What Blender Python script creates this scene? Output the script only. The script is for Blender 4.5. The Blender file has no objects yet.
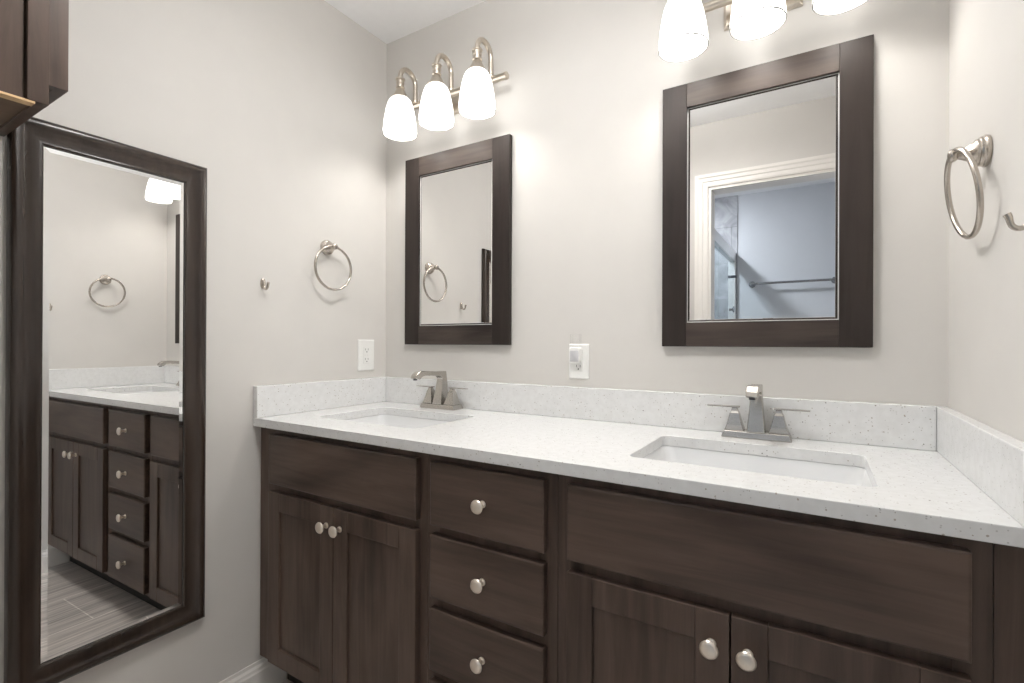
import bpy, bmesh, math, random
from mathutils import Vector, Matrix
PI = math.pi
C = bpy.context.collection
scene = bpy.context.scene

# ------------------------------------------------------------------ camera, world, exposure
CX, CY, CZ = 1.5396, -1.4808, 1.1402
F_PX = 492.78
cd = bpy.data.cameras.new('camera'); cam = bpy.data.objects.new('camera', cd); C.objects.link(cam)
cd.sensor_width = 36.0; cd.lens = F_PX / 1024 * 36; cd.shift_y = 1.49 / 1024
cd.clip_start = 0.01
cam.matrix_world = (Matrix.Translation((CX, CY, CZ)) @ Matrix.Rotation(0.5536, 4, 'Z')
                    @ Matrix.Rotation(PI/2 + 0.0019, 4, 'X') @ Matrix.Rotation(0.0041, 4, 'Z'))
scene.camera = cam

world = bpy.data.worlds.new('world'); scene.world = world; world.use_nodes = True
world.node_tree.nodes['Background'].inputs[0].default_value = (0.75, 0.8, 0.9, 1)
world.node_tree.nodes['Background'].inputs[1].default_value = 0.05

scene.view_settings.view_transform = 'Standard'
scene.view_settings.look = 'None'
scene.view_settings.gamma = 1
scene.view_settings.use_curve_mapping = False
scene.view_settings.exposure = 0.0
scene.cycles.use_denoising = True
scene.cycles.max_bounces = 14
scene.cycles.diffuse_bounces = 8
scene.cycles.glossy_bounces = 8
scene.cycles.transmission_bounces = 10
scene.cycles.sample_clamp_indirect = 6.0
scene.cycles.caustics_refractive = False

BULB = 80.0          # glow of each vanity bulb
SHADE = 1.9         # glow of the lit opal glass
ROOM_FILL = 48.0     # added, unseen fill lamp hung over this room
SHOWER_LAMP = 400.0   # unseen cool lamp added above the shower, sited by its rail's shadow

# ------------------------------------------------------------------ room size
W = 1.7958; H = 2.3978; YF = -1.511; WT = 0.115
D = 0.5715; ZC = 0.90; CT = 0.0271; SPL = 0.1017; ST = 0.0225
FY = -0.546           # face frame front
DY = -0.565           # door fronts
KICK = 0.125
Y2 = -3.07            # far wall of the shower room

# ------------------------------------------------------------------ materials
def mat(name):
    m = bpy.data.materials.new(name); m.use_nodes = True
    nt = m.node_tree; return m, nt, nt.nodes['Principled BSDF']
def N(nt, kind, **kw):
    n = nt.nodes.new(kind)
    for k, v in kw.items():
        if k in n.inputs: n.inputs[k].default_value = v
        else: setattr(n, k, v)
    return n
def L(nt, a, b): nt.links.new(a, b)
def ramp(nt, fac, stops):
    r = nt.nodes.new('ShaderNodeValToRGB'); L(nt, fac, r.inputs[0])
    e = r.color_ramp.elements
    while len(e) < len(stops): e.new(0.5)
    for el, (p, c) in zip(e, stops): el.position = p; el.color = (*c, 1)
    return r
def objcoord(nt, scale=(1,1,1)):
    g = N(nt, 'ShaderNodeNewGeometry')
    mp = N(nt, 'ShaderNodeMapping'); L(nt, g.outputs['Position'], mp.inputs['Vector'])
    mp.inputs['Scale'].default_value = scale
    return mp.outputs[0]
def bump(nt, bs, h, strength=0.1, dist=0.001):
    b = N(nt, 'ShaderNodeBump'); b.inputs['Strength'].default_value = strength; b.inputs['Distance'].default_value = dist
    L(nt, h, b.inputs['Height']); L(nt, b.outputs[0], bs.inputs['Normal'])

def plain(name, col, rough=0.5, metal=0.0, noise=0.0, nscale=40, spec=0.5, bmp=0.0):
    m, nt, b = mat(name)
    b.inputs['Roughness'].default_value = rough; b.inputs['Metallic'].default_value = metal
    b.inputs['Specular IOR Level'].default_value = spec
    v = objcoord(nt); nz = N(nt, 'ShaderNodeTexNoise', Scale=nscale, Detail=4.0); L(nt, v, nz.inputs['Vector'])
    lo = tuple(c*(1-noise) for c in col); hi = tuple(min(1, c*(1+noise)) for c in col)
    r = ramp(nt, nz.outputs[0], [(0.3, lo), (0.7, hi)]); L(nt, r.outputs[0], b.inputs['Base Color'])
    if bmp: bump(nt, b, nz.outputs[0], bmp)
    return m
def wood(name, axis, dark, light, rough=0.32, scale=1.0, spec=0.3):
    m, nt, b = mat(name)
    s = [38*scale]*3; s['xyz'.index(axis)] = 2.6*scale
    v = objcoord(nt, s)
    n1 = N(nt, 'ShaderNodeTexNoise', Scale=1.0, Detail=6.0, Roughness=0.62, Distortion=0.7); L(nt, v, n1.inputs['Vector'])
    s2 = [4.0]*3; s2['xyz'.index(axis)] = 1.0
    v2 = objcoord(nt, s2)
    n2 = N(nt, 'ShaderNodeTexNoise', Scale=1.3, Detail=3.0, Distortion=1.2); L(nt, v2, n2.inputs['Vector'])
    mx = N(nt, 'ShaderNodeMath', operation='MULTIPLY_ADD'); L(nt, n1.outputs[0], mx.inputs[0]); mx.inputs[1].default_value = 0.45
    m2 = N(nt, 'ShaderNodeMath', operation='MULTIPLY'); L(nt, n2.outputs[0], m2.inputs[0]); m2.inputs[1].default_value = 0.55
    L(nt, m2.outputs[0], mx.inputs[2])
    r = ramp(nt, mx.outputs[0], [(0.36, dark), (0.64, light)]); L(nt, r.outputs[0], b.inputs['Base Color'])
    b.inputs['Roughness'].default_value = rough; b.inputs['Specular IOR Level'].default_value = spec
    bump(nt, b, n1.outputs[0], 0.06, 0.0006)
    return m
def emission_mat(name, col, strength):
    m, nt, b = mat(name)
    b.inputs['Base Color'].default_value = (0.9, 0.9, 0.88, 1)
    b.inputs['Emission Color'].default_value = (*col, 1); b.inputs['Emission Strength'].default_value = strength
    return m

M = {}
M['wall'] = plain('wall_paint', (0.622, 0.603, 0.575), 0.7, noise=0.012, nscale=9, bmp=0.02)
M['cool_lit_wall'] = plain('wall_paint_cool_lit', (0.60, 0.61, 0.63), 0.7, noise=0.012, nscale=9)  # the bathroom's paint again, with the cool light tinted into its colour
M['ceiling'] = plain('ceiling_paint', (0.90, 0.905, 0.915), 0.8, noise=0.01)
M['trim'] = plain('white_trim_paint', (0.80, 0.775, 0.74), 0.35, noise=0.01)
M['bevel_glint'] = plain('painted_bevel_glint', (0.80, 0.80, 0.79), 0.25)  # white that stands in for the bevel's bright reflection
M['outlet'] = plain('white_plastic', (0.82, 0.82, 0.80), 0.3, noise=0.01)
M['slot'] = plain('dark_slot', (0.03, 0.03, 0.03), 0.6)
M['grey_plastic'] = plain('grey_plastic', (0.56, 0.56, 0.58), 0.35)
M['ceramic'] = plain('white_ceramic', (0.74, 0.745, 0.75), 0.08, noise=0.005)
EX, EX2 = (0.046, 0.0305, 0.0238), (0.122, 0.084, 0.066)
M['wood_x'] = wood('espresso_maple_across', 'x', EX, EX2)
M['wood_y'] = wood('espresso_maple_along', 'y', EX, EX2)
M['wood_z'] = wood('espresso_maple_upright', 'z', EX, EX2)
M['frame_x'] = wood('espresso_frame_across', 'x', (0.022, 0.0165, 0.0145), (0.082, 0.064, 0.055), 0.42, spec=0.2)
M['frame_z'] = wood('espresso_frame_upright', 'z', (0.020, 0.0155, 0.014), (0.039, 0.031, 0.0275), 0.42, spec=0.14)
M['raw_wood'] = wood('raw_plywood', 'y', (0.50, 0.33, 0.17), (0.66, 0.46, 0.26), 0.6)
M['raw_dark'] = wood('raw_bottom_board', 'y', (0.10, 0.066, 0.045), (0.17, 0.115, 0.075), 0.6)
M['long_frame'] = wood('dark_brown_moulding', 'z', (0.020, 0.0135, 0.0100), (0.040, 0.0275, 0.0205), 0.26, spec=0.5)
M['kick'] = plain('dark_toe_kick', (0.02, 0.016, 0.014), 0.6)
M['nickel'] = plain('brushed_nickel', (0.52, 0.475, 0.425), 0.27, 1.0, noise=0.05, nscale=150)
M['faucet'] = plain('brushed_steel', (0.52, 0.495, 0.46), 0.26, 1.0, noise=0.04, nscale=150)
M['fixture'] = plain('pale_brushed_nickel', (0.60, 0.54, 0.465), 0.28, 1.0, noise=0.04, nscale=150)
M['knob'] = plain('satin_nickel_knob', (0.88, 0.80, 0.71), 0.28, 1.0, noise=0.03, nscale=150)
M['chrome'] = plain('shower_chrome', (0.36, 0.365, 0.38), 0.25, 1.0, noise=0.03)
M['jamb_metal'] = plain('bright_satin_aluminium', (0.80, 0.80, 0.80), 0.35, 0.9, noise=0.03)
M['dark_metal'] = plain('dark_bracket_metal', (0.07, 0.07, 0.08), 0.35, 0.6)
M['bulb'] = emission_mat('lit_bulb', (1.0, 0.965, 0.92), BULB)
M['room_fill'] = emission_mat('added_room_fill_glow', (1.0, 0.985, 0.965), ROOM_FILL)
M['shower_lamp'] = emission_mat('lit_shower_diffuser', (0.84, 0.91, 1.0), SHOWER_LAMP)

def mirror_mat():
    m, nt, b = mat('silvered_glass')
    b.inputs['Base Color'].default_value = (0.86, 0.855, 0.845, 1)
    b.inputs['Metallic'].default_value = 1.0; b.inputs['Roughness'].default_value = 0.0
    return m
M['mirror'] = mirror_mat()
def glass_mat(name, tint, gloss):
    """thin clear sheet: light passes straight through, with a faint surface reflection"""
    m, nt, b = mat(name)
    nt.nodes.remove(b)
    tr = N(nt, 'ShaderNodeBsdfTransparent'); tr.inputs[0].default_value = (*tint, 1)
    gl = N(nt, 'ShaderNodeBsdfGlossy'); gl.inputs['Roughness'].default_value = 0.03
    mx = N(nt, 'ShaderNodeMixShader'); mx.inputs[0].default_value = gloss; L(nt, tr.outputs[0], mx.inputs[1]); L(nt, gl.outputs[0], mx.inputs[2])
    L(nt, mx.outputs[0], nt.nodes['Material Output'].inputs[0])
    return m
M['glass'] = glass_mat('shower_glass', (0.88, 0.92, 0.93), 0.08)
M['acrylic'] = glass_mat('clear_acrylic', (0.985, 0.985, 0.985), 0.06)
def shade_mat():
    m, nt, b = mat('opal_glass')
    b.inputs['Base Color'].default_value = (0.48, 0.47, 0.455, 1); b.inputs['Roughness'].default_value = 0.3
    b.inputs['Emission Color'].default_value = (1.0, 0.98, 0.95, 1); b.inputs['Emission Strength'].default_value = SHADE
    return m
M['shade'] = shade_mat()
M['shade_rim'] = plain('clear_glass_rim', (0.30, 0.295, 0.285), 0.2)
def quartz():
    m, nt, b = mat('white_speckled_quartz')
    v = objcoord(nt)
    base = N(nt, 'ShaderNodeTexNoise', Scale=60.0, Detail=5.0); L(nt, v, base.inputs['Vector'])
    r0 = ramp(nt, base.outputs[0], [(0.35, (0.70, 0.703, 0.70)), (0.65, (0.745, 0.75, 0.75))])
    col = r0.outputs[0]
    for sc, thr, pick, c in ((130, 0.20, 0.86, (0.36, 0.32, 0.27)), (190, 0.22, 0.80, (0.46, 0.45, 0.44)), (100, 0.15, 0.92, (0.15, 0.14, 0.13))):
        vo = N(nt, 'ShaderNodeTexVoronoi', Scale=float(sc)); L(nt, v, vo.inputs['Vector'])
        nz = N(nt, 'ShaderNodeTexNoise', Scale=sc*2.5); L(nt, v, nz.inputs['Vector'])
        ad = N(nt, 'ShaderNodeMath', operation='MULTIPLY_ADD'); L(nt, nz.outputs[0], ad.inputs[0]); ad.inputs[1].default_value = 0.25; L(nt, vo.outputs['Distance'], ad.inputs[2])
        lt = N(nt, 'ShaderNodeMath', operation='LESS_THAN'); L(nt, ad.outputs[0], lt.inputs[0]); lt.inputs[1].default_value = thr + 0.125
        sp = N(nt, 'ShaderNodeSeparateColor'); L(nt, vo.outputs['Color'], sp.inputs[0])
        gt = N(nt, 'ShaderNodeMath', operation='GREATER_THAN'); L(nt, sp.outputs[0], gt.inputs[0]); gt.inputs[1].default_value = pick
        mu = N(nt, 'ShaderNodeMath', operation='MULTIPLY'); L(nt, lt.outputs[0], mu.inputs[0]); L(nt, gt.outputs[0], mu.inputs[1])
        mu2 = N(nt, 'ShaderNodeMath', operation='MULTIPLY'); L(nt, mu.outputs[0], mu2.inputs[0]); mu2.inputs[1].default_value = 0.85
        mx = N(nt, 'ShaderNodeMixRGB'); L(nt, mu2.outputs[0], mx.inputs[0]); L(nt, col, mx.inputs[1]); mx.inputs[2].default_value = (*c, 1)
        col = mx.outputs[0]
    L(nt, col, b.inputs['Base Color']); b.inputs['Roughness'].default_value = 0.16
    return m
M['quartz'] = quartz()
def floor_mat():
    m, nt, b = mat('wood_look_tile')
    # planks run along y, 0.305 wide and 0.61 long with thin pale joints
    g = N(nt, 'ShaderNodeNewGeometry'); mp = N(nt, 'ShaderNodeMapping'); L(nt, g.outputs['Position'], mp.inputs[0])
    mp.inputs['Rotation'].default_value = (0, 0, PI/2); mp.inputs['Location'].default_value = (0.573, -0.1, 0)
    br = N(nt, 'ShaderNodeTexBrick', Scale=1.0)
    br.inputs['Color1'].default_value = (0.50, 0.465, 0.44, 1); br.inputs['Color2'].default_value = (0.60, 0.56, 0.53, 1)
    br.inputs['Mortar'].default_value = (0.80, 0.77, 0.73, 1); br.inputs['Mortar Size'].default_value = 0.0022
    br.inputs['Brick Width'].default_value = 1.2; br.inputs['Row Height'].default_value = 0.305; br.offset = 0.5
    L(nt, mp.outputs[0], br.inputs['Vector'])
    v = objcoord(nt, (70, 2.5, 1)); nz = N(nt, 'ShaderNodeTexNoise', Scale=1.0, Detail=6.0, Roughness=0.65); L(nt, v, nz.inputs['Vector'])
    r = ramp(nt, nz.outputs[0], [(0.3, (0.55, 0.54, 0.53)), (0.7, (1.5, 1.48, 1.45))])
    mx = N(nt, 'ShaderNodeMixRGB', blend_type='MULTIPLY'); mx.inputs[0].default_value = 1.0
    L(nt, br.outputs[0], mx.inputs[1]); L(nt, r.outputs[0], mx.inputs[2]); L(nt, mx.outputs[0], b.inputs['Base Color'])
    b.inputs['Roughness'].default_value = 0.4
    return m
M['floor'] = floor_mat()
def tile_mat():
    m, nt, b = mat('grey_shower_tile')
    g = N(nt, 'ShaderNodeNewGeometry'); sx = N(nt, 'ShaderNodeSeparateXYZ'); L(nt, g.outputs['Position'], sx.inputs[0])
    ad = N(nt, 'ShaderNodeMath', operation='ADD'); L(nt, sx.outputs[0], ad.inputs[0]); L(nt, sx.outputs[1], ad.inputs[1])
    cb = N(nt, 'ShaderNodeCombineXYZ'); L(nt, ad.outputs[0], cb.inputs[0]); L(nt, sx.outputs[2], cb.inputs[1])
    br = N(nt, 'ShaderNodeTexBrick', Scale=1.0)
    br.inputs['Color1'].default_value = (0.36, 0.36, 0.37, 1); br.inputs['Color2'].default_value = (0.43, 0.43, 0.44, 1)
    br.inputs['Mortar'].default_value = (0.27, 0.27, 0.28, 1); br.inputs['Mortar Size'].default_value = 0.002
    br.inputs['Brick Width'].default_value = 0.61; br.inputs['Row Height'].default_value = 0.305
    L(nt, cb.outputs[0], br.inputs['Vector'])
    nz = N(nt, 'ShaderNodeTexNoise', Scale=5.0, Detail=6.0, Distortion=2.0); L(nt, g.outputs['Position'], nz.inputs['Vector'])
    r = ramp(nt, nz.outputs[0], [(0.35, (0.7, 0.7, 0.72)), (0.65, (1.1, 1.1, 1.1))])
    mx = N(nt, 'ShaderNodeMixRGB', blend_type='MULTIPLY'); mx.inputs[0].default_value = 1.0
    L(nt, br.outputs[0], mx.inputs[1]); L(nt, r.outputs[0], mx.inputs[2]); L(nt, mx.outputs[0], b.inputs['Base Color'])
    b.inputs['Roughness'].default_value = 0.25
    return m
M['tile'] = tile_mat()

# ------------------------------------------------------------------ mesh helpers
WLOC = {}
def box(bm, x0, x1, y0, y1, z0, z1):
    vs = [bm.verts.new(p) for p in ((x0,y0,z0),(x1,y0,z0),(x1,y1,z0),(x0,y1,z0),(x0,y0,z1),(x1,y0,z1),(x1,y1,z1),(x0,y1,z1))]
    for f in ((3,2,1,0),(4,5,6,7),(0,1,5,4),(1,2,6,5),(2,3,7,6),(3,0,4,7)): bm.faces.new([vs[i] for i in f])
    return vs
def loft(bm, rings, cap=True, close=True):
    rs = [[bm.verts.new(p) for p in r] for r in rings]
    n = len(rs[0])
    for a, b in zip(rs, rs[1:]):
        for i in range(n if close else n-1):
            j = (i+1) % n; bm.faces.new((a[i], a[j], b[j], b[i]))
    if cap and close: bm.faces.new(list(reversed(rs[0]))); bm.faces.new(rs[-1])
    return rs
def lathe(bm, prof, origin, axis='z', n=24, cap=True):
    """prof = [(radius, height along the axis)]"""
    o = Vector(origin); ax = {'x': Vector((1,0,0)), '-x': Vector((-1,0,0)), 'y': Vector((0,1,0)), '-y': Vector((0,-1,0)), 'z': Vector((0,0,1))}[axis]
    u = Vector((0,0,1)) if abs(ax.z) < .5 else Vector((1,0,0)); v = ax.cross(u)
    rings = []
    for r, h in prof: rings.append([o + ax*h + (u*math.cos(2*PI*k/n) + v*math.sin(2*PI*k/n))*max(r, 1e-5) for k in range(n)])
    return loft(bm, rings, cap)
def tube(bm, pts, rad, n=12, closed=False):
    pts = [Vector(p) for p in pts]; m = len(pts)
    rads = rad if isinstance(rad, (list, tuple)) else [rad]*m
    ref = None; rings = []
    for i, p in enumerate(pts):
        a = pts[i-1] if (closed or i > 0) else p; b = pts[(i+1) % m] if (closed or i < m-1) else p
        t = (b-a).normalized()
        if ref is None: ref = t.orthogonal().normalized()
        ref = (ref - t*ref.dot(t)).normalized(); w = t.cross(ref)
        rings.append([p + (ref*math.cos(2*PI*k/n) + w*math.sin(2*PI*k/n))*rads[i] for k in range(n)])
    if closed:
        rs = [[bm.verts.new(q) for q in r] for r in rings]
        # the frame may come back turned: match the closest offset
        off = min(range(n), key=lambda s: (rs[0][s].co - rs[-1][0].co).length)
        for a, b in zip(rs, rs[1:]):
            for i in range(n): bm.faces.new((a[i], a[(i+1)%n], b[(i+1)%n], b[i]))
        for i in range(n): bm.faces.new((rs[-1][i], rs[-1][(i+1)%n], rs[0][(i+1+off)%n], rs[0][(i+off)%n]))
    else: loft(bm, rings)
def rrect(cx, cy, hx, hy, r, z, n=6):
    out = []
    for sx, sy, a0 in ((1,1,0),(-1,1,90),(-1,-1,180),(1,-1,270)):
        for k in range(n+1):
            a = math.radians(a0 + 90*k/n); out.append((cx + sx*(hx-r) + r*math.cos(a), cy + sy*(hy-r) + r*math.sin(a), z))
    return out
def sq(cx, cy, hx, hy, z): return [(cx-hx,cy-hy,z),(cx+hx,cy-hy,z),(cx+hx,cy+hy,z),(cx-hx,cy+hy,z)]

def obj(name, bm, m, parent=None, smooth=False, bevel=0.0, seg=2, label=None):
    bmesh.ops.recalc_face_normals(bm, faces=bm.faces)
    off = WLOC.get(parent.name, Vector()) if parent else Vector()
    if off.length: bmesh.ops.translate(bm, verts=bm.verts, vec=-off)
    me = bpy.data.meshes.new(name); bm.to_mesh(me); bm.free()
    o = bpy.data.objects.new(name, me); C.objects.link(o)
    me.materials.append(M[m] if isinstance(m, str) else m)
    if smooth:
        for p in me.polygons: p.use_smooth = True
        me.set_sharp_from_angle(angle=math.radians(40))
    if bevel:
        b = o.modifiers.new('bevel', 'BEVEL'); b.width = bevel; b.segments = seg; b.limit_method = 'ANGLE'; b.angle_limit = math.radians(40)
    if parent: o.parent = parent; WLOC[o.name] = off.copy()
    else: WLOC[o.name] = Vector()
    if label: o['label'] = label
    return o
def B(*boxes):
    bm = bmesh.new()
    for b in boxes: box(bm, *b)
    return bm
def thing(name, label, cat, loc=(0,0,0), group=None):
    o = bpy.data.objects.new(name, None); C.objects.link(o); o.location = loc; o.empty_display_size = 0.05
    o['label'] = label; o['category'] = cat
    if group: o['group'] = group
    WLOC[o.name] = Vector(loc); return o
def tag(o, label, cat, group=None):
    o['label'] = label; o['category'] = cat
    if group: o['group'] = group
    return o
def struct(name, bm, m, label=None, parent=None, **kw):
    o = obj(name, bm, m, parent, **kw)
    if not parent: o['kind'] = 'structure'
    if label: o['label'] = label
    return o
def copy_tree(o, parent=None):
    c = o.copy(); C.objects.link(c)
    if parent: c.parent = parent
    for ch in list(o.children): copy_tree(ch, c)
    return c

# ------------------------------------------------------------------ the room
T = 0.1
DX0, DX1, DZ = 1.012, 1.735, 2.036          # doorway behind the camera
SX0, SX1 = 0.15, 2.05                      # shower room
struct('floor', B((-T, SX1+T, Y2-T, T, -0.1, 0)), 'floor', 'grey wood-look tile floor of the bathroom')
struct('ceiling', B((-T, SX1+T, Y2-T, T, H, H+0.1)), 'ceiling', 'white flat bathroom ceiling')
struct('wall_back', B((-T, W+T, 0, T, 0, H)), 'wall', 'greige painted wall behind the vanity')
struct('wall_left', B((-T, 0, YF-WT, 0, 0, H)), 'wall', 'greige painted wall with the long framed mirror')
struct('wall_right', B((W, W+T, YF, 0, 0, H)), 'wall', 'greige painted wall at the right end of the vanity')
struct('wall_front', B((0, DX0, YF-WT, YF, 0, H), (DX1, W+T, YF-WT, YF, 0, H), (DX0, DX1, YF-WT, YF, DZ, H)), 'wall', 'greige wall with the doorway, seen in the mirror')
struct('wall_far', B((SX0-T, SX1+T, Y2-T, Y2, 0, H)), 'cool_lit_wall', 'far wall of the shower room seen in the mirror, cool light tinted into its paint')
struct('wall_shower_side', B((SX0-T, SX0, Y2, YF-WT, 0, H)), 'cool_lit_wall', 'end wall of the shower beyond the doorway')
struct('wall_shower_room_right', B((SX1, SX1+T, Y2, YF-WT, 0, H)), 'cool_lit_wall', 'right wall of the shower room beyond the doorway')
struct('wall_shower_tile', B((SX0, 0.972, Y2, Y2+0.01, 0, H), (SX0, SX0+0.01, Y2+0.01, YF-WT, 0, H)), 'tile', 'grey marbled shower tile beyond the doorway')

# doorway lining and casing
struct('door_frame_lining', B((DX0-0.0, DX0+0.018, YF-WT, YF, 0, DZ), (DX1-0.018, DX1, YF-WT, YF, 0, DZ), (DX0+0.018, DX1-0.018, YF-WT, YF, DZ-0.018, DZ)), 'trim', 'white door lining')
bm = bmesh.new()
def casing_profile(o):   # o = distance from the opening, t = thickness
    return [(0.004, 0.0), (0.004, 0.009), (0.012, 0.012), (0.03, 0.012), (0.036, 0.016), (0.052, 0.017), (0.060, 0.021), (0.075, 0.021), (0.078, 0.0)]
pr = casing_profile(0)
rings = []
xr_lim = W - 0.001
for corner in ('bl', 'tl', 'tr', 'br'):
    r = []
    for d, t in pr:
        xl = DX0 + 0.008 - d; xr = min(DX1 - 0.008 + d, xr_lim); zt = DZ - 0.008 + d
        x = xl if corner[1] == 'l' else xr; z = 0.0 if corner[0] == 'b' else zt
        r.append((x, YF + t, z))
    rings.append(r)
loft(bm, rings)
struct('trim_1', bm, 'trim', 'white moulded casing around the doorway')

# baseboards with a small ogee top
def baseboard(name, axis, a, b, wall, sgn, label):
    bm = bmesh.new()
    prof = [(0, 0), (0.014, 0), (0.014, 0.078), (0.0115, 0.084), (0.0105, 0.092), (0.006, 0.100), (0.0055, 0.110), (0, 0.110)]
    rs = []
    for s in (a, b):
        rs.append([((wall + sgn*d, s, z) if axis == 'y' else (s, wall + sgn*d, z)) for d, z in prof])
    loft(bm, rs); struct(name, bm, 'trim', label)
baseboard('baseboard_left', 'y', -0.458, YF, 0.0, 1, 'white moulded baseboard along the mirror wall')
baseboard('baseboard_right', 'y', -0.458, YF, W, -1, 'white moulded baseboard along the right wall')
baseboard('baseboard_front', 'x', 0.014, 0.935, YF, 1, 'white moulded baseboard beside the doorway')

# ------------------------------------------------------------------ vanity cabinets
def knob_bm(x, y, z):
    bm = bmesh.new()
    lathe(bm, [(0.0085, 0), (0.0085, 0.002), (0.0055, 0.004), (0.005, 0.013), (0.008, 0.017), (0.0145, 0.0205), (0.016, 0.0235), (0.0145, 0.0265), (0.010, 0.0285), (0.0, 0.0292)], (x, y, z), '-y', 24)
    return bm
def shaker_door(parent, x0, x1, z0, z1, kx, kz, label=None):
    bm = bmesh.new(); s = 0.056; yb, yf, yp = FY - 0.0005, DY, DY + 0.0065
    box(bm, x0, x0+s, yf, yb, z0, z1); box(bm, x1-s, x1, yf, yb, z0, z1)
    box(bm, x0+s, x1-s, yf, yb, z0, z0+s); box(bm, x0+s, x1-s, yf, yb, z1-s, z1)
    box(bm, x0+s, x1-s, yp, yb, z0+s, z1-s)
    d = obj('door', bm, 'wood_z', parent, bevel=0.0016, label=label)
    obj('knob', knob_bm(kx, DY, kz), 'knob', d, smooth=True)
    return d
def slab(parent, name, x0, x1, z0, z1, knob=None, label=None):
    bm = bmesh.new()
    yb, yf = FY - 0.0005, DY
    c = 0.004
    loft(bm, [[(x0,yb,z0),(x1,yb,z0),(x1,yb,z1),(x0,yb,z1)], [(x0,yf+c*.5,z0),(x1,yf+c*.5,z0),(x1,yf+c*.5,z1),(x0,yf+c*.5,z1)], [(x0+c,yf,z0+c),(x1-c,yf,z0+c),(x1-c,yf,z1-c),(x0+c,yf,z1-c)]])
    d = obj(name, bm, 'wood_x', parent, bevel=0.0012, label=label)
    if knob: obj('knob', knob_bm(knob[0], DY, knob[1]), 'knob', d, smooth=True)
    return d
def carcass(t, x0, x1):
    zt = ZC - CT - 0.0005; p = 0.016
    obj('carcass', B((x0, x0+p, FY+0.019, -0.003, KICK, zt), (x1-p, x1, FY+0.019, -0.003, KICK, zt), (x0+p, x1-p, FY+0.019, -0.003, KICK, KICK+p), (x0+p, x1-p, -0.012, -0.003, KICK+p, zt)), 'wood_z', t)
def face_frame(t, x0, x1, wl, wr, rails):
    zt = ZC - CT - 0.0005
    bxs = [(x0, x0+wl, FY, FY+0.019, KICK, zt), (x1-wr, x1, FY, FY+0.019, KICK, zt)]
    for z0, z1 in rails: bxs.append((x0+wl, x1-wr, FY, FY+0.019, z0, z1))
    obj('face_frame', B(*bxs), 'wood_z', t, bevel=0.0008)
def toe_kick(t, x0, x1): obj('toe_kick', B((x0, x1, -0.455, -0.437, 0.0, KICK-0.0005)), 'kick', t)
ZT = ZC - CT - 0.0005
FZ0, FZ1 = 0.699, 0.8535
DZ0, DZ1 = 0.140, 0.6755

# left sink base with its filler
xa, xb = 0.0455, 0.7175
RAILS = [(KICK, KICK+0.04), (0.655, 0.72), (0.84, ZT)]
t = thing('sink_cabinet', 'dark espresso two-door sink cabinet against the long mirror wall, with knobs at the door tops', 'cabinet', (0.385, -0.28, 0), 'vanity cabinets')
carcass(t, xa, xb); face_frame(t, xa, xb, 0.042, 0.04, RAILS); toe_kick(t, 0.016, xb)
obj('filler_strip', B((0.002, xa-0.0008, FY+0.001, FY+0.019, KICK, ZT)), 'wood_z', t, bevel=0.0008)
slab(t, 'false_front', 0.076, 0.694, FZ0, FZ1)
shaker_door(t, 0.076, 0.3835, DZ0, DZ1, 0.3560, 0.6225); shaker_door(t, 0.3865, 0.694, DZ0, DZ1, 0.4130, 0.6225)
# drawer base
xa, xb = 0.7183, 1.0777
t = thing('drawer_cabinet', 'dark espresso drawer cabinet with four stacked drawers between the two sink cabinets', 'cabinet', (0.898, -0.28, 0), 'vanity cabinets')
carcass(t, xa, xb); face_frame(t, xa, xb, 0.04, 0.04, [(KICK, KICK+0.04), (0.312, 0.357), (0.488, 0.534), (0.664, 0.71), (0.84, ZT)]); toe_kick(t, xa, xb)
for (z0, z1) in ((FZ0, FZ1), (0.524, 0.6765), (0.347, 0.498), (DZ0, 0.322)):
    slab(t, 'drawer', 0.7395, 1.0530, z0, z1, (0.8970, (z0+z1)/2 + 0.0005))
# right sink base with its filler
xa, xb = 1.0785, 1.7490
t = thing('sink_cabinet', 'dark espresso two-door sink cabinet below the sink nearer the right wall', 'cabinet', (1.41, -0.28, 0), 'vanity cabinets')
carcass(t, xa, xb); face_frame(t, xa, xb, 0.04, 0.042, RAILS); toe_kick(t, xa, W-0.016)
slab(t, 'false_front', 1.106, 1.724, FZ0, FZ1)
shaker_door(t, 1.106, 1.4135, DZ0, DZ1, 1.3845, 0.620); shaker_door(t, 1.4165, 1.724, DZ0, DZ1, 1.4425, 0.620)
obj('filler_strip', B((xb+0.0008, W-0.002, FY+0.001, FY+0.019, KICK, ZT)), 'wood_z', t, bevel=0.0008)

# ------------------------------------------------------------------ quartz worktop with two sink cut-outs
SINKS = [(0.3645, -0.2985), (1.412, -0.3025)]; SHX, SHY = 0.2175, 0.1455
t = thing('vanity_worktop', 'white speckled quartz worktop with raised splash running over all the vanity cabinets', 'worktop', (W/2, -D/2, ZC-CT))
bm = bmesh.new(); edges = []
def loop(pts):
    vs = [bm.verts.new(p) for p in pts]
    for a, b in zip(vs, vs[1:]+vs[:1]): edges.append(bm.edges.new((a, b)))
loop([(0.001,-D,ZC),(W-0.001,-D,ZC),(W-0.001,-0.001,ZC),(0.001,-0.001,ZC)])
for cx, cy in SINKS: loop(rrect(cx, cy, SHX, SHY, 0.022, ZC))
bmesh.ops.triangle_fill(bm, edges=edges, use_beauty=True, use_dissolve=False)
ret = bmesh.ops.extrude_face_region(bm, geom=list(bm.faces))
bmesh.ops.translate(bm, verts=[g for g in ret['geom'] if isinstance(g, bmesh.types.BMVert)], vec=(0,0,-CT))
obj('slab', bm, 'quartz', t, bevel=0.0018)
zs = ZC + SPL
obj('back_splash', B((ST+0.0015, W-ST-0.0015, -ST, -0.001, ZC+0.0003, zs)), 'quartz', t, bevel=0.0018)
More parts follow.
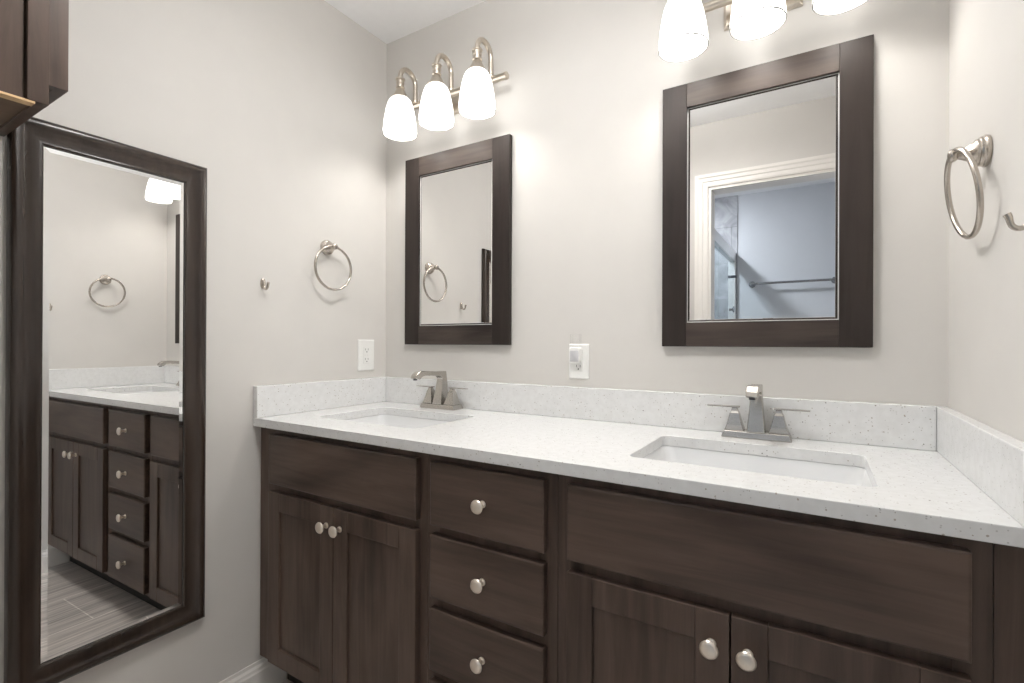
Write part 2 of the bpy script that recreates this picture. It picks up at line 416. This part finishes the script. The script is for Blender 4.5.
obj('side_splash', B((0.001, 0.001+ST, -D, -0.001, ZC+0.0003, zs)), 'quartz', t, bevel=0.0018)
obj('side_splash', B((W-ST-0.001, W-0.001, -D, -0.001, ZC+0.0003, zs)), 'quartz', t, bevel=0.0018)

# ------------------------------------------------------------------ sinks and faucets
def make_sink(cx, cy, label):
    t = thing('sink', label, 'sink', (cx, cy, ZC-CT-0.14), 'undermount sinks')
    bm = bmesh.new(); zt = ZC - CT - 0.0006; h = 0.125
    ix, iy = SHX + 0.004, SHY + 0.004
    inner = [rrect(cx, cy, ix-0.002, iy-0.002, 0.028, zt), rrect(cx, cy, ix-0.006, iy-0.006, 0.03, zt-0.012), rrect(cx, cy, ix-0.028, iy-0.022, 0.04, zt-h*0.75),
             rrect(cx, cy, ix-0.05, iy-0.04, 0.05, zt-h*0.97), rrect(cx, cy, 0.03, 0.03, 0.029, zt-h-0.004), rrect(cx, cy, 0.021, 0.021, 0.0205, zt-h-0.006)]
    outer = [rrect(cx, cy, 0.021, 0.021, 0.0205, zt-h-0.014), rrect(cx, cy, ix-0.045, iy-0.035, 0.05, zt-h-0.010), rrect(cx, cy, ix-0.018, iy-0.012, 0.04, zt-h*0.75),
             rrect(cx, cy, ix+0.004, iy+0.004, 0.03, zt-0.014), rrect(cx, cy, ix+0.016, iy+0.016, 0.03, zt-0.012), rrect(cx, cy, ix+0.016, iy+0.016, 0.03, zt)]
    rings = inner + outer
    rs = loft(bm, rings, cap=False)
    n = len(rs[0])
    for i in range(n): bm.faces.new((rs[-1][i], rs[-1][(i+1)%n], rs[0][(i+1)%n], rs[0][i]))
    obj('basin', bm, 'ceramic', t, smooth=True)
    bm = bmesh.new(); lathe(bm, [(0.020, 0), (0.0205, 0.004), (0.017, 0.0055), (0.014, 0.003), (0.0, 0.004)], (cx, cy, zt-h-0.0055), 'z', 24)
    obj('drain', bm, 'nickel', t, smooth=True)
make_sink(*SINKS[0], 'white rectangular undermount sink nearer the outlet on the long mirror wall')
make_sink(*SINKS[1], 'white rectangular undermount sink below the mirror that shows the doorway')

def make_faucet(cx, cy, label, turn=0.0):
    t = thing('faucet', label, 'faucet', (cx, cy, ZC), 'centerset faucets')
    bm = bmesh.new()
    loft(bm, [sq(cx, cy, 0.080, 0.031, ZC+0.0004), sq(cx, cy, 0.080, 0.031, ZC+0.003), sq(cx, cy, 0.0755, 0.0275, ZC+0.015), sq(cx, cy, 0.0745, 0.0265, ZC+0.0175)])
    obj('deck_plate', bm, 'faucet', t, bevel=0.0012)
    # spout: a square column that narrows, then an arm reaching over the basin and turning down at its tip
    z0 = ZC + 0.0177
    def sec(y, z, hw, hh, a):    # rectangle across the path, a = pitch of the path (0 = along -y, 90 = up)
        ca, sa = math.cos(math.radians(a)), math.sin(math.radians(a))
        # path direction d = (-ca, sa) in (y,z); normal n = (sa, ca)
        return [(cx-hw, y - sa*hh, z - ca*hh), (cx+hw, y - sa*hh, z - ca*hh), (cx+hw, y + sa*hh, z + ca*hh), (cx-hw, y + sa*hh, z + ca*hh)]
    yc = cy - 0.002
    path = [(yc, z0, 0.0215, 0.026, 90), (yc, z0+0.006, 0.0205, 0.0250, 90), (yc+0.003, z0+0.05, 0.0165, 0.018, 90), (yc+0.006, z0+0.092, 0.0140, 0.0135, 90),
            (yc+0.0025, z0+0.1085, 0.0135, 0.0170, 45), (yc-0.018, z0+0.112, 0.0128, 0.0085, 0), (yc-0.065, z0+0.1155, 0.0125, 0.0078, -1), (yc-0.098, z0+0.1175, 0.0128, 0.0082, -4),
            (yc-0.122, z0+0.115, 0.0133, 0.0105, -28), (yc-0.135, z0+0.106, 0.0135, 0.0120, -58), (yc-0.138, z0+0.099, 0.0130, 0.0122, -80)]
    bm = bmesh.new(); loft(bm, [sec(*p) for p in path])
    sp = obj('spout', bm, 'faucet', t, bevel=0.0018)
    bm = bmesh.new(); lathe(bm, [(0.0072, 0), (0.0072, 0.004), (0.005, 0.0045)], (cx, yc-0.1385, z0+0.0945), 'z', 16)
    obj('aerator', bm, 'dark_metal', sp, smooth=True)
    for s in (-1, 1):
        hx = cx + s*0.051; hy = cy
        bm = bmesh.new()
        loft(bm, [sq(hx, hy, 0.0225, 0.0225, z0), sq(hx, hy, 0.0225, 0.0225, z0+0.003), sq(hx, hy, 0.0185, 0.0185, z0+0.014), sq(hx, hy, 0.0145, 0.0145, z0+0.030), sq(hx, hy, 0.0115, 0.0115, z0+0.044), sq(hx, hy, 0.0085, 0.0085, z0+0.050), sq(hx, hy, 0.0065, 0.0065, z0+0.058)])
        h = obj('handle', bm, 'faucet', t, bevel=0.0012)
        xin, xout = hx - s*0.012, hx + s*0.068
        bm = bmesh.new()
        loft(bm, [[(xin, hy-0.0085, z0+0.0582), (xin, hy+0.0085, z0+0.0582), (xin, hy+0.0085, z0+0.0625), (xin, hy-0.0085, z0+0.0625)],
                  [(hx+s*0.02, hy-0.0075, z0+0.0582), (hx+s*0.02, hy+0.0075, z0+0.0582), (hx+s*0.02, hy+0.0075, z0+0.0622), (hx+s*0.02, hy-0.0075, z0+0.0622)],
                  [(xout, hy-0.0065, z0+0.0586), (xout, hy+0.0065, z0+0.0586), (xout, hy+0.0065, z0+0.0618), (xout, hy-0.0065, z0+0.0618)]])
        obj('lever', bm, 'faucet', h, bevel=0.0008)
    t.rotation_euler = (0, 0, turn)
make_faucet(0.354, -0.0605, 'brushed nickel two-handle faucet on the sink nearer the long mirror wall')
make_faucet(1.408, -0.066, 'brushed nickel two-handle faucet below the mirror that shows the doorway', math.radians(1.5))

# ------------------------------------------------------------------ the two vanity mirrors
def vanity_mirror(x0, x1, z0, z1, s, label):
    t = thing('vanity_mirror', label, 'mirror', ((x0+x1)/2, 0, z0), 'framed mirrors over the sinks')
    yf, yb = -0.021, -0.002
    for a in (x0, x1-s): obj('stile', B((a, a+s, yf, yb, z0, z1)), 'frame_z', t, bevel=0.0016)
    for a in (z0, z1-s): obj('rail', B((x0+s, x1-s, yf+0.0003, yb, a, a+s)), 'frame_x', t, bevel=0.0010)
    bm = bmesh.new(); g = 0.0026
    q = lambda d, y: [(x0+s+d, y, z0+s+d), (x1-s-d, y, z0+s+d), (x1-s-d, y, z1-s-d), (x0+s+d, y, z1-s-d)]
    loft(bm, [q(g, -0.006), q(g, -0.0115), q(g+0.0055, -0.0140)])
    obj('mirror_glass', bm, 'mirror', t)
    bm = bmesh.new(); i, o2 = 0.0004, 0.0024  # thin strip drawing the bright line a bevel would reflect
    rs = [[bm.verts.new(p) for p in q(d, y)] for d, y in ((i, -0.006), (o2, -0.006), (o2, -0.0105), (i, -0.0120))]
    for k in range(4):
        for j in range(4): bm.faces.new((rs[k][j], rs[k][(j+1)%4], rs[(k+1)%4][(j+1)%4], rs[(k+1)%4][j]))
    obj('bevel_glint', bm, 'bevel_glint', t, label='pale strip painted as the bright reflection of the glass bevel')
vanity_mirror(0.1285, 0.6240, 1.1365, 1.8765, 0.073, 'dark wood framed rectangular mirror nearer the room corner, reflecting a towel ring')
vanity_mirror(1.1535, 1.6550, 1.1350, 1.8880, 0.0685, 'dark wood framed rectangular mirror reflecting the doorway and shower room')

# ------------------------------------------------------------------ the long mirror on the left wall
ly0, ly1, lz0, lz1 = -1.141, -0.721, 0.335, 1.654
t = thing('long_mirror', 'tall dark brown moulded frame mirror hung on the left wall, reflecting the vanity', 'mirror', (0.0, ly1, lz0))
prof = [(0.0, 0.001), (0.0, 0.012), (0.003, 0.019), (0.010, 0.024), (0.017, 0.0245), (0.023, 0.021), (0.031, 0.0165), (0.042, 0.0135), (0.052, 0.0130), (0.055, 0.0145), (0.0585, 0.0125), (0.0585, 0.001)]
bm = bmesh.new()
rings = []
for sy, sz in ((0,0),(1,0),(1,1),(0,1)):
    rings.append([(h, (ly0 + d) if sy == 0 else (ly1 - d), (lz0 + d) if sz == 0 else (lz1 - d)) for d, h in prof])
rs = [[bm.verts.new(p) for p in r] for r in rings]
n = len(prof)
for k in range(4):
    a, b = rs[k], rs[(k+1) % 4]
    for i in range(n): bm.faces.new((a[i], a[(i+1)%n], b[(i+1)%n], b[i]))
obj('moulded_frame', bm, 'long_frame', t, smooth=True)
g = 0.0588
bm = bmesh.new()
q = lambda d, x: [(x, ly0+g+d, lz0+g+d), (x, ly1-g-d, lz0+g+d), (x, ly1-g-d, lz1-g-d), (x, ly0+g+d, lz1-g-d)]
loft(bm, [q(0, 0.003), q(0, 0.0085), q(0.012, 0.0100)])
obj('mirror_glass', bm, 'mirror', t)
t.rotation_euler = (0, 0, 0.0135)

# ------------------------------------------------------------------ vanity lights
def vanity_light(cx, label, tilt=0.0, lift=0.0):
    t = thing('vanity_light', label, 'light fixture', (cx, 0, 2.06), 'three-shade lights over the mirrors')
    zb, yb, ys = 2.062, -0.055, -0.137
    bm = bmesh.new(); z0, z1 = 2.012, 2.102
    loft(bm, [[(cx-0.095,-0.001,z0),(cx+0.095,-0.001,z0),(cx+0.095,-0.001,z1),(cx-0.095,-0.001,z1)], [(cx-0.095,-0.008,z0),(cx+0.095,-0.008,z0),(cx+0.095,-0.008,z1),(cx-0.095,-0.008,z1)],
              [(cx-0.088,-0.014,z0+0.007),(cx+0.088,-0.014,z0+0.007),(cx+0.088,-0.014,z1-0.007),(cx-0.088,-0.014,z1-0.007)]])
    obj('back_plate', bm, 'fixture', t, bevel=0.0015)
    bm = bmesh.new()
    lathe(bm, [(0.0, -0.246), (0.0105, -0.246), (0.0130, -0.2435), (0.0130, -0.236), (0.0118, -0.234), (0.0118, 0.234), (0.0130, 0.236), (0.0130, 0.2435), (0.0105, 0.246), (0.0, 0.246)], (cx, yb, zb), 'x', 20)
    for dx in (-0.055, 0.055): lathe(bm, [(0.011, 0.013), (0.0075, 0.018), (0.0075, 0.05)], (cx+dx, 0, zb), '-y', 16)
    obj('bar', bm, 'fixture', t, smooth=True)
    for k in (-1, 0, 1):
        x = cx + k*0.177
        pts = [(x, yb, zb+0.004), (x, yb-0.001, zb+0.03), (x, yb-0.001, zb+0.07)]
        ym, hw, zq = (yb-0.001+ys)/2, (yb-0.001-ys)/2, 2.136
        pts.append((x, yb-0.001, zq-0.004))
        for i in range(0, 13):
            a = PI*i/12; pts.append((x, ym + hw*math.cos(a), zq + 0.042*math.sin(a)))
        pts.append((x, ys, 2.120))
        bm = bmesh.new(); tube(bm, pts, 0.0092, 16)
        lathe(bm, [(0.0115, 0), (0.0135, 0.004), (0.0135, 0.009), (0.0100, 0.013), (0.0100, 0.018)], (x, yb-0.0005, zb+0.007), 'z', 18)
        a = obj('arm', bm, 'fixture', t, smooth=True)
        bm = bmesh.new()
        lathe(bm, [(0.0, 2.1325), (0.0100, 2.1325), (0.0160, 2.1310), (0.0175, 2.1285), (0.0175, 2.1245), (0.0140, 2.1230), (0.0140, 2.1140), (0.0155, 2.1130), (0.0155, 2.1100), (0.0140, 2.1090), (0.0140, 2.0990), (0.0165, 2.0975), (0.0165, 2.0935), (0.0130, 2.0915), (0.0150, 2.0870), (0.0215, 2.0740), (0.0290, 2.0620), (0.0325, 2.0555), (0.0300, 2.0530), (0.0, 2.0530)], (x, ys, 0), 'z', 24)
        obj('socket', bm, 'fixture', a, smooth=True)
        bm = bmesh.new()
        outp = [(0.022, 2.0560), (0.0325, 2.0535), (0.0405, 2.0450), (0.0470, 2.0300), (0.0525, 2.0090), (0.0575, 1.9810), (0.0610, 1.9520), (0.0625, 1.9340), (0.0630, 1.9235)]
        inp = [(0.0603, 1.9228), (0.0598, 1.9340), (0.0583, 1.9520), (0.0548, 1.9810), (0.0498, 2.0090), (0.0442, 2.0300), (0.0378, 2.0435), (0.0300, 2.0505), (0.022, 2.0525)]
        rs = lathe(bm, outp + inp, (x, ys, 0), 'z', 40, cap=False)
        for i in range(40): bm.faces.new((rs[-1][i], rs[-1][(i+1)%40], rs[0][(i+1)%40], rs[0][i]))
        sh = obj('shade', bm, 'shade', t, smooth=True)
        bm = bmesh.new(); tube(bm, [(x + 0.0616*math.cos(2*PI*j/48), ys + 0.0616*math.sin(2*PI*j/48), 1.9222) for j in range(48)], 0.0017, 8, closed=True)
        obj('rim', bm, 'shade_rim', sh, smooth=True)
        bm = bmesh.new()
        lathe(bm, [(0.0, 1.940), (0.012, 1.942), (0.022, 1.950), (0.0265, 1.962), (0.0265, 1.975), (0.021, 1.992), (0.014, 2.006), (0.013, 2.02), (0.012, 2.0525)], (x, ys, 0), 'z', 20)
        obj('bulb', bm, 'bulb', sh, smooth=True)
    t.rotation_euler = (0, -tilt, 0); t.location.z += lift
vanity_light(0.390, 'nickel wall light with three lit white bell shades over the mirror nearer the room corner')
vanity_light(1.412, 'nickel wall light with three lit bell shades over the doorway-reflecting mirror', math.radians(1.1), 0.005)

# ------------------------------------------------------------------ towel rings and robe hooks
def circle_pts(c, r, ax, down, n=56):   # ring spanned by the horizontal direction ax and the hanging direction
    return [Vector(c) + ax*(r*math.sin(2*PI*k/n)) - down*(r*math.cos(2*PI*k/n)) for k in range(n)]
def towel_ring(wall, sgn, y, z, pd, turn, lean, rz, label):
    """pd = how far the ring hangs from the wall, turn = swing about the vertical, lean = bottom swung to the wall"""
    t = thing('towel_ring', label, 'towel ring', (wall, y, z), 'towel rings')
    ax = 'x' if sgn > 0 else '-x'
    bm = bmesh.new()
    lathe(bm, [(0.0265, 0.0008), (0.0275, 0.003), (0.0275, 0.0065), (0.0255, 0.0085), (0.0255, 0.0105), (0.0245, 0.0135), (0.0225, 0.0145), (0.0220, 0.018), (0.0185, 0.021), (0.0135, 0.029), (0.0095, 0.036), (0.0078, 0.041), (0.0105, 0.044), (0.0120, 0.048), (0.0105, 0.0525), (0.006, 0.0550), (0.0, 0.0555)], (wall, y, z), ax, 24)
    obj('post', bm, 'nickel', t, smooth=True)
    d = Vector((math.sin(turn), math.cos(turn), 0))
    nrm = Vector((math.cos(turn), -math.sin(turn), 0)) * (-sgn)
    down = (Vector((0,0,-1))*math.cos(lean) + nrm*math.sin(lean)).normalized()
    r = 0.0780; c = (wall + sgn*pd, y, rz)
    bm = bmesh.new(); tube(bm, circle_pts(c, r, d, down), 0.0047, 12, closed=True)
    obj('ring', bm, 'nickel', t, smooth=True)
towel_ring(0.0, 1, -0.2960, 1.492, 0.0420, 0.0, 0.0, 1.4135, 'round nickel towel ring on the left wall above the outlet')
towel_ring(W, -1, -0.307, 1.483, 0.0345, math.radians(-3), math.radians(9), 1.4125, 'round nickel towel ring on the right wall beside the doorway-reflecting mirror')
def robe_hook(wall, sgn, y, z, label):
    t = thing('robe_hook', label, 'hook', (wall, y, z), 'robe hooks')
    X = lambda d: wall + sgn*d
    bm = bmesh.new()
    rings = []
    for d, s in ((0.0008, 1.0), (0.005, 1.0), (0.008, 0.75)):
        rings.append([(X(d), y + 0.0085*s*math.cos(2*PI*k/20), z + 0.003 + 0.018*s*math.sin(2*PI*k/20)) for k in range(20)])
    loft(bm, rings); obj('plate', bm, 'nickel', t, smooth=True)
    pts = [(X(0.006), y, z+0.010), (X(0.0080), y, z+0.002), (X(0.0095), y, z-0.006)]
    for i in range(1, 9):
        a = PI + (PI*0.95)*i/8; pts.append((X(0.0192 + 0.0097*math.cos(a)), y, z - 0.006 + 0.0105*math.sin(a)))
    pts += [(X(0.0305), y, z+0.001), (X(0.0325), y, z+0.005)]
    rads = [0.004]*3 + [0.0038]*8 + [0.0044, 0.0050]
    bm = bmesh.new(); tube(bm, pts, rads, 12); obj('prong', bm, 'nickel', t, smooth=True)
robe_hook(0.0, 1, -0.541, 1.331, 'small nickel robe hook between the towel ring and the long mirror')
robe_hook(W, -1, -0.540, 1.318, 'nickel robe hook on the right wall, cut by the photo edge')

# ------------------------------------------------------------------ outlets and night light
def outlet(label, loc, turn, style, w=0.035, h=0.057):
    """built facing -y about the origin, then turned to its wall"""
    t = thing('outlet', label, 'outlet', (0,0,0), 'wall outlets')
    bm = bmesh.new()
    loft(bm, [[(-w,-0.0006,-h),(w,-0.0006,-h),(w,-0.0006,h),(-w,-0.0006,h)], [(-w,-0.003,-h),(w,-0.003,-h),(w,-0.003,h),(-w,-0.003,h)], [(-w+0.004,-0.0062,-h+0.004),(w-0.004,-0.0062,-h+0.004),(w-0.004,-0.0062,h-0.004),(-w+0.004,-0.0062,h-0.004)]])
    obj('cover_plate', bm, 'outlet', t, bevel=0.001)
    rc = obj('receptacle', B((-0.0165, 0.0165, -0.0078, -0.0060, -0.0335, 0.0335)), 'outlet', t, bevel=0.0008)
    for z in (0.019, -0.019):
        for x in (-0.0064, 0.0064): obj('slot', B((x-0.0008, x+0.0008, -0.0081, -0.0076, z, z+0.0078)), 'slot', rc)
        bm = bmesh.new(); lathe(bm, [(0.0024, 0.0076), (0.0024, 0.0081)], (0, 0, z-0.006), '-y', 12); obj('ground_hole', bm, 'slot', rc)
    if style == 'gfci':
        obj('test_button', B((-0.009, -0.0008, -0.0090, -0.0077, -0.0042, 0.0042)), 'outlet', rc, bevel=0.0005)
        obj('reset_button', B((0.0008, 0.009, -0.0090, -0.0077, -0.0042, 0.0042)), 'outlet', rc, bevel=0.0005)
    for z in (0.0485, -0.0485):
        bm = bmesh.new(); lathe(bm, [(0.0028, 0.0060), (0.0028, 0.0066), (0.0, 0.0068)], (0,0,z), '-y', 12); obj('screw', bm, 'outlet', t)
    t.location = loc; t.rotation_euler = (0, 0, turn); return t
outlet('white outlet with two buttons on the left wall above the quartz splash', (0.0, -0.1075, 1.0930), PI/2, 'gfci', 0.0415, 0.0620)
outlet('white outlet on the back wall between the mirrors, holding a night light', (0.8825, 0.0, 1.0845), 0.0, 'gfci')
nx, nz = 0.876, 1.105
K = 1.22
t = thing('night_light', 'small plug-in night light with clear shield in the back wall outlet', 'night light', (nx, -0.0085, nz))
bm = bmesh.new()
rr = lambda hw, hh, y, r, dz=0: [(p[0], y, p[1]) for p in rrect(nx, nz+dz, hw, hh, r, 0)]
loft(bm, [rr(0.017*K, 0.021*K, -0.0093, 0.008), rr(0.017*K, 0.021*K, -0.022, 0.008), rr(0.0145*K, 0.0185*K, -0.027, 0.008)])
obj('body', bm, 'outlet', t, smooth=True)
bm = bmesh.new(); loft(bm, [rr(0.0125*K, 0.0145*K, -0.0272, 0.004, -0.003), rr(0.0115*K, 0.0135*K, -0.0285, 0.004, -0.003)])
obj('sensor_face', bm, 'grey_plastic', t, smooth=True)
bm = bmesh.new()
R1, R2 = [], []
for k in range(13):
    a = PI*k/12; R1.append((math.cos(a), math.sin(a)))
rings = []
for z in (nz+0.0262, nz+0.068):
    rings.append([(nx + 0.0195*c, -0.011 - 0.020*s, z) for c, s in R1] + [(nx + 0.0188*c, -0.011 - 0.0193*s, z) for c, s in reversed(R1)])
loft(bm, rings); obj('shield', bm, 'acrylic', t, smooth=True)

# ------------------------------------------------------------------ wall cabinet cut by the photo's top-left corner
XB, CYE, CYN, CZB, CZT = 0.38, -1.144, -1.495, 1.596, 2.33
t = thing('wall_cabinet', 'dark wood wall cabinet hung above the long mirror, cut by the photo corner', 'cabinet', (0, (CYE+CYN)/2, CZB))
p = 0.018
obj('carcass', B((0.002, XB, CYE-p, CYE, CZB, CZT), (0.002, XB, CYN, CYN+p, CZB, CZT), (0.002, XB, CYN+p, CYE-p, CZT-p, CZT), (XB-p, XB, CYN+p, CYE-p, CZB, CZB+0.03), (0.002, 0.012, CYN+p, CYE-p, CZB, CZT-p)), 'wood_z', t, bevel=0.0008)
obj('face_frame', B((XB-0.0175, XB+0.0002, CYE-0.045, CYE-0.0005, CZB+0.0004, CZT-0.001)), 'wood_z', t)
obj('bottom_board', B((0.012, XB-p, CYN+p, CYE-p, CZB+0.003, CZB+0.015)), 'raw_dark', t, label='paler raw wood underside')
dz0 = 1.552
bm = bmesh.new(); x0, x1 = XB+0.001, XB+0.021
box(bm, x0, x1, -1.204, -1.176, dz0, CZT-0.01); box(bm, x0, x1, CYN, CYN+0.05, dz0, CZT-0.01); box(bm, x0, x1, CYN+0.05, -1.204, CZT-0.06, CZT-0.01)
box(bm, x0, x1-0.008, CYN+0.05, -1.2065, dz0, CZT-0.06)
d = obj('door', bm, 'wood_z', t, bevel=0.001)
obj('edge_strip', B((x0, x1, CYN, -1.194, dz0-0.004, dz0-0.0003)), 'raw_wood', d, label='pale unfinished wood edge')

# ------------------------------------------------------------------ ceiling lamps added out of frame to brighten both rooms
def ceiling_lamp(x, y, r, glow, label):
    t = thing('unseen_ceiling_light', label, 'ceiling light', (x, y, H))
    bm = bmesh.new(); lathe(bm, [(r+0.012, -0.0005), (r+0.015, -0.006), (r+0.012, -0.018), (r, -0.02), (r, -0.0005)], (x, y, H), 'z', 40); obj('rim', bm, 'trim', t, smooth=True)
    bm = bmesh.new(); lathe(bm, [(r-0.001, -0.012), (r-0.001, -0.020), (r*0.8, -0.026), (r*0.4, -0.029), (0.0, -0.030)], (x, y, H), 'z', 40); obj('diffuser', bm, glow, t, smooth=True)
ceiling_lamp(0.52, -2.35, 0.085, 'shower_lamp', 'added unseen recessed light above the shower beyond the doorway')
x, y = 0.95, -0.80  # added fill lamp, out of view, lifts walls and ceiling
t = thing('unseen_ceiling_light', 'added unseen bowl light over the middle of the bathroom, brightening the room', 'ceiling light', (x, y, H))
bm = bmesh.new(); lathe(bm, [(0.06, -0.0005), (0.06, -0.012), (0.05, -0.02), (0.012, -0.024), (0.012, -0.138)], (x, y, H), 'z', 32); obj('canopy', bm, 'nickel', t, smooth=True)
bm = bmesh.new(); lathe(bm, [(0.0, -0.140), (0.10, -0.1405), (0.148, -0.144), (0.15, -0.150), (0.135, -0.166), (0.10, -0.180), (0.05, -0.188), (0.0, -0.190)], (x, y, H), 'z', 48); obj('bowl', bm, 'room_fill', t, smooth=True)

# ------------------------------------------------------------------ shower beyond the doorway
t = thing('shower_enclosure', 'framed glass shower door beyond the doorway, seen in the mirror', 'shower door', (0.92, (Y2+YF-WT)/2, 0))
ye, yn = Y2 + 0.0105, YF - WT - 0.001
obj('header_rail', B((0.915, 0.962, ye, yn, 1.835, 1.915)), 'jamb_metal', t, bevel=0.003)
obj('wall_jamb', B((0.905, 0.962, ye, ye+0.03, 0.42, 1.8345)), 'jamb_metal', t, bevel=0.003)
obj('jamb_clip', B((0.903, 0.966, ye, ye+0.034, 1.70, 1.722)), 'dark_metal', t)
obj('wall_jamb', B((0.915, 0.962, yn-0.03, yn, 0.42, 1.8345)), 'jamb_metal', t, bevel=0.003)
g1 = obj('glass_panel', B((0.945, 0.951, ye+0.035, -2.30, 0.42, 1.8345)), 'glass', t)
obj('glass_panel', B((0.925, 0.931, -2.40, yn-0.031, 0.42, 1.8345)), 'glass', t)
for y in (Y2+0.16, Y2+0.24):
    bm = bmesh.new(); lathe(bm, [(0.018, 0), (0.018, 0.012), (0.006, 0.013), (0.006, 0.028)], (0.916, y, 1.90), '-x', 20); obj('roller', bm, 'dark_metal', t, smooth=True)
bm = bmesh.new(); lathe(bm, [(0.012, 0.0), (0.010, 0.02), (0.024, 0.028), (0.024, 0.036), (0.0, 0.038)], (0.951, Y2+0.30, 1.42), 'x', 20); obj('pull_knob', bm, 'chrome', g1, smooth=True)
obj('threshold', B((0.89, 0.970, ye, yn, 0.0, 0.4195)), 'ceramic', t, bevel=0.01)
t = thing('towel_bar', 'straight metal towel bar on the far wall beyond the doorway, seen in the mirror', 'towel bar', (1.35, Y2, 1.64))
bm = bmesh.new(); lathe(bm, [(0.0095, -0.287), (0.0095, 0.287)], (1.372, Y2+0.06, 1.64), 'x', 16); obj('bar', bm, 'chrome', t, smooth=True)
for x in (1.085, 1.659):
    bm = bmesh.new(); lathe(bm, [(0.026, 0.0008), (0.026, 0.006), (0.018, 0.014), (0.011, 0.03), (0.011, 0.052), (0.015, 0.06), (0.011, 0.070), (0.0, 0.0705)], (x, Y2, 1.64), 'y', 20); obj('bracket', bm, 'chrome', t, smooth=True)
